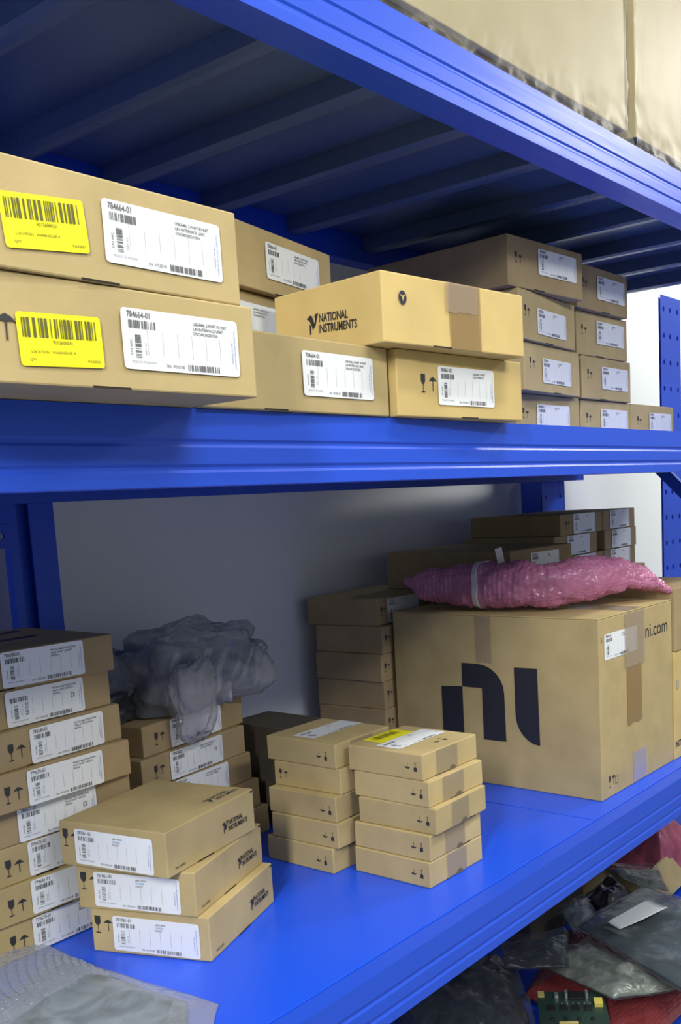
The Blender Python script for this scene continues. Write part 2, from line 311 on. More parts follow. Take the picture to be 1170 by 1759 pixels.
# ---------------------------------------------------------------- the blue storage rack
XE0, XE1, YB = -0.35, 2.90, 0.72
rack = thing('storage_rack', 'tall blue painted steel rack of four shelves standing before the wall, stacked with cartons', 'shelf', (0, 0, -1.75))
def rp(name, bm, mat='blue_paint', label=None, smooth=False):
    o = frombm(name, bm, [mat], rack, smooth); o.location = (0, 0, 1.75)
    if label: o['label'] = label
    return o
H = 0.08
def beam_prof(z, y0, y1, out=-1):
    g = 0.0018; f = y0 if out < 0 else y1; s = 1 if out < 0 else -1
    pr = [(f, z), (f, z-0.031), (f+s*g, z-0.034), (f+s*g, z-0.037), (f, z-0.040), (f, z-0.057), (f+s*g, z-0.060), (f+s*g, z-0.063), (f, z-0.066), (f, z-H)]
    r = y1 if out < 0 else y0
    return pr+[(r, z-H), (r, z)]
for z in (ZT, ZM, ZB, ZL):
    bm = bmesh.new(); extrude_profile(bm, beam_prof(z, 0, 0.030), XE0, XE1); rp('front_beam', bm)
    bm = bmesh.new(); extrude_profile(bm, [(0.030, z-0.045), (0.030, z-H), (0.052, z-H), (0.052, z-0.076), (0.034, z-0.076), (0.034, z-0.045)], XE0, XE1); rp('beam_lip', bm)
    bm = bmesh.new(); extrude_profile(bm, beam_prof(z, YB-0.045, YB, 1), XE0, XE1); rp('rear_beam', bm)
    joints = [XE0+0.02, 0.30, 1.654, XE1]
    for a, b_ in zip(joints[:-1], joints[1:]):
        bm = bmesh.new(); bx(bm, a+0.0012, b_-0.0012, 0.0325, YB-0.046, z-0.022, z+0.0005, 0.001)
        rp('deck_panel', bm, 'blue_deck')
        bm = bmesh.new(); bx(bm, a+0.002, b_-0.002, 0.053, YB-0.048, z-0.0235, z-0.0222); rp('deck_underside', bm, 'blue_shaded')  # thin lower skin added to carry the shaded tint
    for i, xr in enumerate([0.02, 0.27, 0.50, 0.735, 0.965, 1.165, 1.39, 1.62, 1.87, 2.12, 2.37, 2.60, 2.835]):
        bm = bmesh.new()
        x0 = xr-0.020; pr = [(0, 0), (0.0, -0.030), (0.012, -0.033), (0.028, -0.033), (0.040, -0.030), (0.040, 0)]
        vs = []
        for yy in (0.053, YB-0.046): vs.append([bm.verts.new((x0+a, yy, z-0.0237+c)) for a, c in pr])
        for k in range(6): bm.faces.new((vs[0][k], vs[0][(k+1) % 6], vs[1][(k+1) % 6], vs[1][k]))
        bm.faces.new(vs[0]); bm.faces.new(vs[1][::-1]); rp('deck_rib', bm, 'blue_shaded')
def holes_plate(bm, x0, x1, z0, z1, y, cols, pitch, r, thick=0.003):
    """front plate with real round holes: cols are x positions (same count of rows)"""
    xs = [x0]+[(cols[i]+cols[i+1])/2 for i in range(len(cols)-1)]+[x1]; nrow = int((z1-z0)/pitch); zz = z1-nrow*pitch
    if zz > z0+1e-4: bx(bm, x0, x1, y, y+thick, z0, zz)
    for j in range(nrow):
        for i, cx in enumerate(cols):
            cz = zz+pitch*(j+0.5); a0, a1, b0, b1 = xs[i], xs[i+1], zz+pitch*j, zz+pitch*(j+1); N = 12
            ring = [bm.verts.new((cx+r*math.cos(2*math.pi*k/N+math.pi/4), y, cz+r*1.1*math.sin(2*math.pi*k/N+math.pi/4))) for k in range(N)]
            cor = [bm.verts.new(p) for p in ((a1, y, b1), (a0, y, b1), (a0, y, b0), (a1, y, b0))]
            for q in range(4):
                seg = [ring[(q*3+k) % N] for k in range(4)]
                bm.faces.new([cor[q], cor[(q+1) % 4]]+seg[::-1])
for (xa, xb) in ((2.715, 2.865),):
    bm = bmesh.new(); holes_plate(bm, xa, xb, -1.74, 1.25, YB+0.005, [xa+0.03, xb-0.03], 0.05, 0.006)
    bx(bm, xa, xa+0.004, YB+0.005, YB+0.075, -1.74, 1.25); bx(bm, xb-0.004, xb, YB+0.005, YB+0.075, -1.74, 1.25); rp('rear_upright', bm)
bm = bmesh.new()   # left rear upright, an open channel seen from the front
bx(bm, 0.930, 0.946, YB+0.005, YB+0.010, -1.74, 1.25); bx(bm, 0.970, 1.018, YB+0.005, YB+0.010, -1.74, 1.25); bx(bm, 0.930, 0.934, YB+0.010, YB+0.024, -1.74, 1.25)
bx(bm, 1.014, 1.018, YB+0.010, YB+0.075, -1.74, 1.25); bx(bm, 0.936, 1.016, YB+0.022, YB+0.026, -1.74, 1.25); rp('rear_upright', bm)
bm = bmesh.new(); bx(bm, 2.87, 2.96, 0.0, 0.07, -1.74, 1.25, 0.003); rp('front_upright', bm)
bm = bmesh.new(); bx(bm, XE0-0.09, XE0, 0.0, 0.07, -1.74, 1.25, 0.003); rp('front_upright', bm)
bm = bmesh.new(); bx(bm, XE0-0.09, XE0, YB+0.005, YB+0.07, -1.74, 1.25, 0.003); rp('rear_upright', bm)
def bar(name, a, b_, w, t):
    a, b_ = Vector(a), Vector(b_); d = b_-a; L = d.length; bm = bmesh.new(); bx(bm, -t/2, t/2, 0, L, -w/2, w/2, 0.002)
    ym = d.normalized(); xm = Vector((1, 0, 0)); zm = xm.cross(ym); mm = Matrix((xm, ym, zm)).transposed().to_4x4(); mm.translation = a
    bmesh.ops.transform(bm, matrix=mm, verts=bm.verts[:]); return rp(name, bm)
bar('frame_brace', (2.89, 0.66, 0.29), (2.89, 0.07, -0.31), 0.035, 0.02)
bar('frame_brace', (2.89, 0.60, -1.355), (2.89, 0.07, -0.90), 0.035, 0.02)
bm = bmesh.new()   # bolted tab beside the left rear upright, with a hole
N = 16; cx, cz, yy = 0.914, -0.030, YB+0.004; r = 0.0065
ring = [(cx+r*math.cos(2*math.pi*k/N+math.pi/4), cz+r*math.sin(2*math.pi*k/N+math.pi/4)) for k in range(N)]
out = []
for k in range(N):
    a = 2*math.pi*k/N+math.pi/4; ca, sa = math.cos(a), math.sin(a)
    s_2 = 0.02/max(abs(ca), abs(sa), 0.78) if sa < 0 else 0.02/max(abs(ca), abs(sa)); out.append((cx+ca*s_2, cz+sa*s_2))
for y_ in (yy, yy+0.004):
    A = [bm.verts.new((p[0], y_, p[1])) for p in ring]; B_ = [bm.verts.new((p[0], y_, p[1])) for p in out]
    for k in range(N): bm.faces.new((A[k], A[(k+1) % N], B_[(k+1) % N], B_[k]))
bx(bm, 0.894, 0.932, yy, yy+0.004, -0.011, 0.03); rp('brace_tab', bm)
# neighbouring rack: its perforated upright with a rounded top
nb = thing('rack_upright', 'bright blue perforated steel upright of the neighbouring rack, beside the white wall', 'shelf post', (3.105, 0.5, -1.75))
bm = bmesh.new(); holes_plate(bm, 0, 0.16, 0, 2.335, 0, [0.025, 0.075, 0.135], 0.082, 0.0075)
bx(bm, 0.156, 0.16, 0.0005, 0.06, 0, 2.33); bx(bm, 0.018, 0.050, 0.012, 0.014, 0, 2.33); frombm('post', bm, ['blue_paint'], nb)
bm = bmesh.new(); bx(bm, -0.03, 0.19, -0.02, 0.10, 0, 0.006, 0.002); frombm('base_plate', bm, ['blue_paint'], nb)

# ---------------------------------------------------------------- small mailing boxes, two stacks in the middle
def hand(o, dims, face, u, v, s): D = Deco(); hand_mark(D, u, v, s); D.put('handling_marks', o, face, dims)
def stackz(z0, hs, gap=0.0006):
    z = z0+0.0006; out = []
    for h in hs: out.append(z); z += h+gap
    return out
MR = [(1.225, .106, .152, .156, .0425, -.1), (1.229, .106, .148, .157, .0425, .2), (1.236, .097, .152, .156, .0430, 1.6), (1.235, .108, .155, .155, .0425, -.2), (1.235, .118, .157, .154, .0425, .2)]
lab = ['flat kraft mailing box lowest in the front middle stack, nearest the shelf edge',
       'flat kraft mailing box second from the bottom of the front middle stack, shaded',
       'flat kraft mailing box sticking out farthest towards the front in the middle front stack',
       'flat kraft mailing box right under the topmost one that carries the yellow sticker',
       'flat kraft mailing box with yellow and white stickers on top, topmost in front']
for i, ((x, y, w, d, h, t), z) in enumerate(zip(MR, stackz(ZB, [q[4] for q in MR]))):
    o, dm = carton(lab[i], x, y, z, w, d, h, R_(t), seed=10+i, group='flat mailing boxes in the two middle stacks')
    hand(o, dm, 'L', 0.118, 0.014, 0.016)
    tape(o, dm, 'R', 0.037+0.010*(i == 0)+0.004*i*(i < 3), 0.001, 0.098+0.006*(i == 0), h-0.001, 'tape_pale', rag=False, label='translucent tape patch on the end panel')
    D = Deco(); D.poly([(0.082+0.009*math.cos(a*math.pi/8), 0.0003+0.0075*math.sin(a*math.pi/8)) for a in range(9)], 'notch_brown'); D.put('thumb_notch', o, 'R', dm, 0.0012)
    if i == 4:
        D = Deco(); D.poly([(0.040, 0.145), (0.037, 0.098), (0.120, 0.120), (0.113, 0.150)][::-1], 'label_yellow'); D = Deco()
        D.rrect(0.034, 0.100, 0.122, 0.150, 0.003, 'label_yellow'); D.bars(0.045, 0.125, 0.110, 0.143, 'print_olive', 16, 4, 0.0003); D.put('yellow_label', o, 'T', dm, 0.0006, 'yellow barcode sticker')
        D = place(shipping_label('', ['CVS-14', 'MODULE'], 3), 0.012, 0.054); D.put('label', o, 'T', dm, 0.0011, 'white shipping label')
        D = Deco(); hand_mark(D, 0.075, 0.022, 0.02); D.put('handling_marks', o, 'T', dm)
ML = [(1.193, .283, .151, .155, .043, -.3), (1.198, .273, .151, .150, .0433, 1.8), (1.201, .277, .151, .151, .0438, 2.1), (1.217, .277, .151, .150, .0432, 1.9), (1.215, .284, .150, .159, .0425, .5)]
lab = ['flat kraft mailing box at the bottom of the rear middle stack',
       'flat kraft mailing box second from the bottom of the rear middle stack',
       'flat kraft mailing box third of five in the rear middle stack',
       'flat kraft mailing box second from top in the rear middle stack, symbols at left',
       'flat kraft mailing box with one white label on top, crowning the rear stack']
for i, ((x, y, w, d, h, t), z) in enumerate(zip(ML, stackz(ZB, [q[4] for q in ML]))):
    o, dm = carton(lab[i], x, y, z, w, d, h, R_(t), seed=20+i, group='flat mailing boxes in the two middle stacks')
    if i == 3: D = Deco(); glass_mark(D, 0.012, 0.014, 0.016); umbrella_mark(D, 0.022, 0.014, 0.014); D.put('handling_marks', o, 'L', dm)
    else: hand(o, dm, 'L', 0.116, 0.013, 0.016)
    tape(o, dm, 'R', 0.040, 0.001, 0.100, h-0.001, 'tape_pale', rag=False)
    if i == 4: D = place(shipping_label('', ['CVS-14', 'MODULE'], 8), 0.016, 0.060); D.put('label', o, 'T', dm, 0.0008, 'white shipping label')

# ---------------------------------------------------------------- three boxes in front, turned
T3 = [(0.859, .216, .211, .188, .0645, 20.5), (0.850, .228, .213, .188, .0640, 20.2), (0.816, .239, .213, .187, .0645, 12.5)]
lab = ['kraft carton with a white label, lowest of the three twisted in front',
       'kraft carton with a white label, between the other two of the twisted front pile',
       'kraft carton with its plain top in view, uppermost of the twisted front pile']
for i, ((x, y, w, d, h, t), z) in enumerate(zip(T3, stackz(ZB, [q[4] for q in T3]))):
    o, dm = carton(lab[i], x, y, z, w, d, h, R_(t), seed=30+i, group='three kraft cartons piled in front')
    place(shipping_label('781061-01', ['cRIO-9076', 'CHASSIS', '4-SLOT'], 30+i, 0.137, 0.051, cyan=True), 0.027+(0.008 if i == 0 else 0), 0.005, R_(-1)).put('label', o, 'L', dm, 0.0008, 'white shipping label')
    D = Deco(); glass_mark(D, 0.006, 0.028, 0.026); umbrella_mark(D, 0.020, 0.030, 0.020); D.put('fragile_marks', o, 'L', dm, 0.0004)
    D = Deco(); ni_logo(D, 0.128, 0.020, 0.0170); D.put('printed_logo', o, 'R', dm); D = Deco(); D.text('ni.com', 0.016, 0.008, 0.022, 0.0045, 'print_black'); D.put('printed_text', o, 'R', dm)
    D = Deco(); D.rect(w-0.010, h-0.004, w-0.004, h-0.0015, 'slot_dark'); D.put('corner_slot', o, 'R', dm, 0.0012)
    if i == 2: D = Deco(); ni_logo(D, 0, 0, 0.019); D.v = [(0.131+a*1.0, 0.018+b_, c) for a, b_, c in D.v]; D.put('printed_logo', o, 'T', dm)

# ---------------------------------------------------------------- the tall stack at the left
LS = [(0.638, .460, .9), (0.643, .457, -.9), (0.654, .460, 1.1), (0.661, .461, -.1), (0.658, .434, 3.3), (0.657, .440, 4.9), (0.646, .456, 2.7), (0.646, .458, -1.2)]
nums = ['779670-01', '779681-01', '779675-01', '784577-01', '779670-01', '783580-01', '', '783580-01']
lo = [(0.104, .002), (0.099, .004), (0.093, .003), (0.075, .001), (0.086, .001), (0.104, .001), (0.090, .0015), (0.087, .003)]
lab = ['brown carton at the very bottom of the tall left stack, behind the bubble bag',
       'brown carton second from the bottom of the tall left stack',
       'brown carton third from the bottom of the tall left stack',
       'brown carton labelled with a CE mark, fourth from the bottom of the left stack',
       'brown carton fourth from the top of the tall left stack',
       'brown carton with glass and umbrella symbols, third from the top of the left stack',
       'brown carton with CE marked label, second from the top of the left stack',
       'brown carton with black printing on its lid, topmost of the tall left stack']
for i, ((x, y, t), z) in enumerate(zip(LS, stackz(ZB, [0.0545]*8))):
    w, d, h = 0.27, 0.235, 0.0545
    o, dm = carton(lab[i], x, y, z, w, d, h, R_(t), 'kraft_brown_shaded' if i > 2 else 'kraft', seed=40+i, group='brown cartons in the tall left stack')
    u, v = lo[i]
    place(shipping_label(nums[i], ['PXI 6221 MULTIFUNCTION', 'DAQ 16-BIT 250KS/S', 'MODULE'], 40+i, 0.131, 0.050, ce=i in (3, 6), double=i == 6), u, v).put('label', o, 'R', dm, 0.0012, 'white shipping label')
    if i not in (3, 7, 6): D = Deco(); glass_mark(D, u-0.036, 0.013, 0.024); umbrella_mark(D, u-0.023, 0.013, 0.021); D.put('fragile_marks', o, 'R', dm, 0.0005)
    if i == 7: D = Deco(); D.poly([(0.10, 0.095), (0.215, 0.105), (0.215, 0.125), (0.10, 0.120)], 'ink_navy'); D.poly([(0.12, 0.160), (0.235, 0.190), (0.235, 0.215), (0.12, 0.180)], 'ink_navy'); D.put('printed_logo', o, 'T', dm)

# ---------------------------------------------------------------- second stack behind, under the plastic bag
lab = ['brown carton hidden lowest behind the twisted pile', 'brown carton low in the shaded second stack', 'brown carton third from the top in the stack under the clear bag',
       'brown carton second from the top in the stack under the clear bag', 'brown carton directly under the crumpled clear plastic bag']
for i, z in enumerate(stackz(ZB, [0.0525]*5)):
    x, y, t = [(1.03, .53, 3), (1.02, .53, 5), (1.010, .527, 7), (1.002, .523, 8.4), (1.016, .532, 9.7)][i]; w, d, h = 0.275, 0.18, 0.0525
    if i == 0: lab[0] = 'brown carton at the bottom of the shaded second stack, behind the twisted pile'
    o, dm = carton(lab[i], x, y, z, w, d, h, R_(t), 'kraft_brown_shaded', seed=60+i, group='brown cartons under the clear bag')
    place(shipping_label('779670-01', ['PXI 6221 MULTIFUNCTION', 'DAQ 16-BIT 250KS/S'], 60+i, 0.140, 0.049, ce=i == 3), 0.068, 0.002).put('label', o, 'R', dm, 0.0012, 'white shipping label')
    D = Deco(); glass_mark(D, 0.029, 0.015, 0.022); umbrella_mark(D, 0.041, 0.017, 0.019); D.put('fragile_marks', o, 'R', dm)
# carton in the gap, its shade put into the dark board colour
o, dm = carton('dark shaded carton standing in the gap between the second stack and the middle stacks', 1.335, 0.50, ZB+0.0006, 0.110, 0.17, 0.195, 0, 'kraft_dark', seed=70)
D = Deco(); D.poly([(0.02, 0.118), (0.06, 0.122), (0.09, 0.117), (0.08, 0.110), (0.04, 0.112)], 'ink_navy'); D.put('printed_logo', o, 'R', dm)

# ---------------------------------------------------------------- stack behind the big carton
lab = ['flat brown carton at the bottom of the stack left of the big carton, mostly hidden', 'flat brown carton second from the deck, left of the big carton', 'flat brown carton third from the deck, left of the big carton',
       'flat brown carton just showing above the rear middle stack, left of the big carton', 'flat brown carton fourth from the top, left of the big black-lettered carton',
       'flat brown carton third from the top, left of the big black-lettered carton', 'flat brown carton second from the top, left of the big black-lettered carton',
       'flat brown carton topmost of the dark stack left of the big carton, white label on its side']
lab = ['brown carton at the bottom of the stack left of the big carton, mostly hidden', 'brown carton just showing above the rear middle stack, left of the big carton',
       'brown carton fourth from the top in the dark stack left of the big carton', 'brown carton third from the top in the dark stack left of the big carton',
       'brown carton second from the top in the dark stack left of the big carton', 'brown carton topmost of the dark stack left of the big carton, labelled side']
SB = [(1.735, .590, 0, .19, .0815), (1.732, .588, 3.8, .19, .0627), (1.735, .590, 4.3, .19, .0627), (1.730, .591, 2.8, .19, .0627), (1.737, .590, 3.7, .19, .0627), (1.7405, .602, 5.5, .198, .0627)]
for i, ((x, y, t, d, h), z) in enumerate(zip(SB, stackz(ZB, [q[4] for q in SB]))):
    w = 0.30
    o, dm = carton(lab[i], x, y, z, w, d, h, R_(t), 'kraft_brown_shaded', seed=80+i, group='brown cartons left of the big carton')  # the stack's shade is put into its board colour
    D = Deco(); glass_mark(D, 0.012, 0.022, 0.020); umbrella_mark(D, 0.022, 0.024, 0.016); D.put('fragile_marks', o, 'R', dm)
    if i == 5: place(shipping_label('783580-01', ['MODULE'], 80+i, 0.14, 0.055), 0.040, 0.003).put('label', o, 'R', dm, 0.0012, 'white shipping label')

# ---------------------------------------------------------------- big carton
o, dm = carton('large square kraft carton with huge black lowercase letters, pink bubble wrap on top', 1.762, 0.070, ZB+0.0006, 0.350, 0.511, 0.364, R_(-0.6), 'kraft', name='large_carton', seed=1, lid=None)
bm = bmesh.new()
for (a, b_) in ((0.0, 0.1745), (0.1755, 0.350)): bx(bm, a, b_, 0, 0.511, 0.3642, 0.3668, 0.001)
frombm('top_flap', bm, ['kraft'], o)
D = Deco(); k = 'ink_navy'
D.poly([(0.128, 0.098), (0.184, 0.097), (0.184, 0.209), (0.128, 0.206)], k)
arc = [(0.184, 0.261), (0.2245, 0.261)]+[(0.2245+0.0655*math.sin(R_(a)), 0.201+0.060*math.cos(R_(a))) for a in range(15, 91, 15)]
D.poly(arc+[(0.291, 0.098), (0.2345, 0.097), (0.2345, 0.209), (0.184, 0.209)], k)
arc = [(0.316, 0.259), (0.371, 0.260), (0.373, 0.098)]+[(0.373-0.057*math.sin(R_(a)), 0.160-0.062*math.cos(R_(a))) for a in range(15, 91, 15)]
D.poly(arc, k); D.put('printed_logo', o, 'L', dm, 0.0006, 'huge black lowercase ni lettering')
tape(o, dm, 'L', 0.222, 0.262, 0.262, 0.364, 'tape_clear')
D = Deco(); D.text('ni.com', 0.213, 0.300, 0.112, 0.027, 'ink_navy'); D.put('printed_text', o, 'R', dm)
place(shipping_label('784810-01', ['NI PXI', 'CHASSIS'], 5, 0.150, 0.052), 0.022, 0.281).put('label', o, 'R', dm, 0.0006, 'white shipping label')
tape(o, dm, 'R', 0.112, 0.250, 0.206, 0.364, 'tape_clear', off=0.0018, label='clear tape over the label'); tape(o, dm, 'R', 0.120, 0.128, 0.190, 0.250, 'tape_brown', label='brown tape with a torn end')
tape(o, dm, 'R', 0.142, 0.002, 0.208, 0.068, 'tape_lilac', label='whitish tape at the lower edge')
tape(o, (0.35, 0.511, 0.3668), 'T', 0.135, 0.002, 0.205, 0.50, 'tape_clear', rag=False, off=0.0006)
D = Deco(); glass_mark(D, 0.030, 0.020, 0.024); umbrella_mark(D, 0.042, 0.022, 0.022)
for a in (0, 0.014): D.rect(0.058+a*0, 0.022+a, 0.070, 0.0228+a, 'print_black')
D.rect(0.058, 0.022, 0.0588, 0.040, 'print_black'); D.rect(0.0692, 0.022, 0.070, 0.040, 'print_black'); D.put('fragile_marks', o, 'R', dm)
D = Deco(); D.text('5', 0.008, 0.318, 0.005, 0.010, 'print_black'); D.put('printed_digit', o, 'R', dm)
ZTOP = ZB+0.0006+0.3668

# carton lying on the big one, behind the wrap
o, dm = carton('dark flat carton lying on the big carton behind the pink wrap, small white label', 1.925, 0.362, -0.2232, 0.275, 0.36, 0.090, R_(-1.5), 'kraft_brown_shaded', seed=90)
place(shipping_label('783580-01', ['PXI', 'MODULE'], 90, 0.128, 0.05), 0.084, 0.030).put('label', o, 'R', dm, 0.0012, 'white shipping label')
# pink bubble wrapped parcel
def sweep(path, nseg=150, nring=56, seed=0, bub=(0.011, 0.0028)):
    """path: (x,y,z,half width,half height); bubbles in a staggered grid"""
    P = [Vector(p[:3]) for p in path]; n = len(path)
    def cr(vals, t):
        i = min(int(t), n-2); f = t-i; g = lambda k: vals[max(0, min(n-1, k))]
        a, b_, c, d = g(i-1), g(i), g(i+1), g(i+2); return 0.5*((2*b_)+(c-a)*f+(2*a-5*b_+4*c-d)*f*f+(3*b_-a-3*c+d)*f**3)
    bm = bmesh.new(); rows = []; L = 0; last = None
    for s in range(nseg+1):
        t = s/nseg*(n-1); c = Vector([cr([p[k] for p in path], t) for k in range(3)]); e = 0.01
        t2 = min(t+e, n-1); t1 = max(t-e, 0); tg = Vector([cr([p[k] for p in path], t2)-cr([p[k] for p in path], t1) for k in range(3)]).normalized()
        hw, hh = max(0.002, cr([p[3] for p in path], t)), max(0.0015, cr([p[4] for p in path], t)); sd = tg.cross(Vector((0, 0, 1))).normalized(); upv = sd.cross(tg).normalized()
        if last is not None: L += (c-last).length
        last = c; row = []
        for r in range(nring):
            a = 2*math.pi*r/nring; ca, sa = math.cos(a), math.sin(a); pw = 0.72
            q = c+sd*hw*math.copysign(abs(ca)**pw, ca)+upv*hh*math.copysign(abs(sa)**pw, sa)
            nn = (sd*ca/hw+upv*sa/hh).normalized(); w_ = noise.turbulence(q*22+Vector((seed, 0, 0)), 3, False)
            circ = a*(hw+hh)*0.55; iu = L/bub[0]; iv = circ/bub[0]+(0.5 if int(iu) % 2 else 0); rr = math.hypot(iu % 1-0.5, iv % 1-0.5)
            q += nn*((w_-0.5)*0.010*min(1, hw/0.03)+bub[1]*max(0, 1-(rr/0.46)**2)*min(1, hw/0.02)); row.append(bm.verts.new(q))
        rows.append(row)
    for s in range(nseg):
        for r in range(nring): bm.faces.new((rows[s][r], rows[s][(r+1) % nring], rows[s+1][(r+1) % nring], rows[s+1][r]))
    bm.faces.new(rows[0]); bm.faces.new(rows[-1][::-1]); return bm
zt_ = ZTOP
wp = thing('bubble_wrap_parcel', 'pink bubble wrapped parcel with a white tape band, lying on the big carton', 'parcel', (0, 0, 0))
path = [(1.795, 0.565, zt_+0.066, 0.012, 0.006), (1.812, 0.53, zt_+0.058, 0.036, 0.032), (1.830, 0.46, zt_+0.054, 0.042, 0.047), (1.840, 0.36, zt_+0.056, 0.044, 0.049), (1.868, 0.25, zt_+0.056, 0.055, 0.050),
        (1.945, 0.185, zt_+0.062, 0.062, 0.046), (2.015, 0.160, zt_+0.068, 0.060, 0.036), (2.070, 0.125, zt_+0.048, 0.055, 0.026), (2.125, 0.080, zt_+0.016, 0.020, 0.006)]
frombm('bubble_wrap', sweep(path, 300, 110, 3), ['pink_bubble'], wp, True)
inner = [(p[0], p[1], p[2], p[3]*0.72, p[4]*0.72) for p in path[1:6]]
f_ = frombm('wrapped_board', sweep(inner, 40, 24, 5, (1, 0)), ['antistatic_blue'], wp, True); f_['label'] = 'dark board bag showing through the wrap'
band = [(1.838, 0.388, zt_+0.056, 0.0475, 0.0525), (1.8385, 0.381, zt_+0.056, 0.048, 0.053), (1.839, 0.374, zt_+0.056, 0.0485, 0.053)]
f_ = frombm('tape_band', sweep(band, 6, 40, 3, (1, 0)), ['tape_white'], wp, True); f_['label'] = 'white tape band'
bm = bmesh.new(); bx(bm, 0, 0.016, 0, 0.0008, 0, 0.035, 0.0003); bmesh.ops.transform(bm, matrix=Matrix.Translation((1.845, 0.345, zt_+0.100)) @ Matrix.Rotation(R_(-18), 4, 'Y') @ Matrix.Rotation(R_(-40), 4, 'Z'), verts=bm.verts[:]); f_ = frombm('tape_end', bm, ['tape_white'], wp); f_['label'] = 'white tape end sticking up'

# ---------------------------------------------------------------- flat stacks far right on the bottom deck
zc = -0.0665; hh = 0.0540
gl = 'flat cartons in the rear right stacks'
o, dm = carton('plain brown carton under the rear right stacks, behind the big carton', 2.25, 0.42, ZB+0.0006, 0.30, 0.27, zc-3*hh-0.0018-ZB-0.0012, 0, 'kraft_brown_shaded', seed=100)
o, dm = carton('plain brown carton under the rightmost rear stack, behind the big carton', 2.56, 0.43, ZB+0.0006, 0.24, 0.26, zc-3*hh-0.0018-ZB-0.0012, 0, 'kraft_brown_shaded', seed=101)
la = ['flat carton with a white label, lowest visible of the inner rear right stack', 'flat carton second from the top of the inner rear right stack', 'flat carton topmost of the inner rear right stack, long dark side in view']
lb = ['flat carton at the far end, third from the top of the outermost rear stack', 'flat carton at the far end, second from the top of the outermost rear stack', 'flat carton at the far end, topmost of the outermost rear stack']
for i in range(3):
    z = zc-(3-i)*(hh+0.0006)
    o, dm = carton(la[i], 2.29+0.0*i-(0.035 if i == 1 else 0), 0.432, z, 0.252, 0.268, hh, R_(1.5), 'kraft_brown_shaded', seed=102+i, group=gl)
    place(shipping_label('779670-01', ['MODULE'], 102+i), 0.072, 0.002).put('label', o, 'R', dm, 0.0012, 'white shipping label'); D = Deco(); glass_mark(D, 0.03, 0.018, 0.018); umbrella_mark(D, 0.04, 0.02, 0.015); D.put('fragile_marks', o, 'R', dm)
    o, dm = carton(lb[i], 2.553+(0.008 if i == 1 else 0), 0.442, z, 0.218, 0.25, hh, R_(1.5), 'kraft_brown_shaded', seed=106+i, group=gl)
    place(shipping_label('779670-01', ['MODULE'], 106+i), 0.045, 0.002).put('label', o, 'R', dm, 0.0012, 'white shipping label')
# cartons at the right edge
o, dm = carton('yellowish carton standing right of the big carton, dark letters at its edge', 2.118, 0.064, ZB+0.0006, 0.26, 0.30, 0.246, 0, 'kraft_yellow', seed=110, lid='flat')
D = Deco(); D.text('0', 0.010, 0.160, 0.014, 0.022, 'print_grey'); D.text('INSTRUMENTS', 0.0015, 0.028, 0.10, 0.014, 'ink_navy', 0, 0.02); D.put('printed_text', o, 'R', dm)
o, dm = carton('greyish brown carton set on the yellowish one at the right edge', 2.120, 0.062, ZB+0.248, 0.26, 0.30, 0.142, 0, 'kraft_brown_shaded', seed=111)

# ---------------------------------------------------------------- middle shelf: large instrument cartons in front
DESC = ['USB-8486, 2-PORT RS INET', 'LIN INTERFACE UNIT,', 'SYNCHRONIZATION']
g1 = 'long kraft cartons at the front of the middle shelf'
zz = stackz(ZM, [0.085, 0.085])
o, dm = carton('long kraft carton overhanging the blue beam, yellow sticker, lower of the left pair', 0.374, -0.0905, zz[0], 0.336, 0.20, 0.085, R_(-1.2), 'kraft', seed=120, group=g1)
place(shipping_label('784664-01', DESC, 120), 0.182, 0.018).put('label', o, 'R', dm, 0.0012, 'white shipping label'); place(yellow_label(1), 0.085, 0.014, R_(2)).put('yellow_label', o, 'R', dm, 0.0012, 'yellow barcode sticker')
D = Deco(); glass_mark(D, 0.048, 0.030, 0.026); umbrella_mark(D, 0.066, 0.030, 0.024); D.put('fragile_marks', o, 'R', dm)
o, dm = carton('long kraft carton with a yellow sticker, upper of the overhanging left pair', 0.365, -0.098, zz[1], 0.335, 0.20, 0.085, R_(0.7), 'kraft', seed=121, group=g1)
place(shipping_label('784664-01', DESC, 121), 0.180, 0.018).put('label', o, 'R', dm, 0.0012, 'white shipping label'); place(yellow_label(2), 0.088, 0.015, R_(5)).put('yellow_label', o, 'R', dm, 0.0012, 'yellow barcode sticker')
o, dm = carton('long kraft carton with a white label, left one of two under the logo carton', 0.7165, -0.010, zz[0], 0.322, 0.195, 0.085, R_(1.0), 'kraft', seed=122, group=g1)
place(shipping_label('784664-01', DESC, 122), 0.158, 0.019).put('label', o, 'R', dm, 0.0012, 'white shipping label')
o, dm = carton('golden kraft carton with glass and umbrella symbols, right under the logo carton', 1.0445, -0.014, zz[0], 0.283, 0.195, 0.085, R_(-3.5), 'kraft_yellow', seed=123, group=g1)
place(shipping_label('784861-01', ['USB-8502 2-PORT', 'CAN INTERFACE'], 123, 0.128, 0.051), 0.083, 0.017).put('label', o, 'R', dm, 0.0012, 'white shipping label')
D = Deco(); glass_mark(D, 0.048, 0.032, 0.024); umbrella_mark(D, 0.064, 0.032, 0.022); D.put('fragile_marks', o, 'R', dm)
o, dm = carton('golden kraft carton with a printed company logo and brown tape, sitting across two cartons', 0.995, -0.035, zz[1], 0.292, 0.198, 0.085, R_(-5.2), 'kraft_yellow', name='logo_carton', seed=124)
D = Deco(); ni_logo(D, 0.062, 0.026, 0.0245); D.xf(0.0, -0.001, R_(-2.5), 0.12, 0.037); D.put('printed_logo', o, 'L', dm, 0.0006)
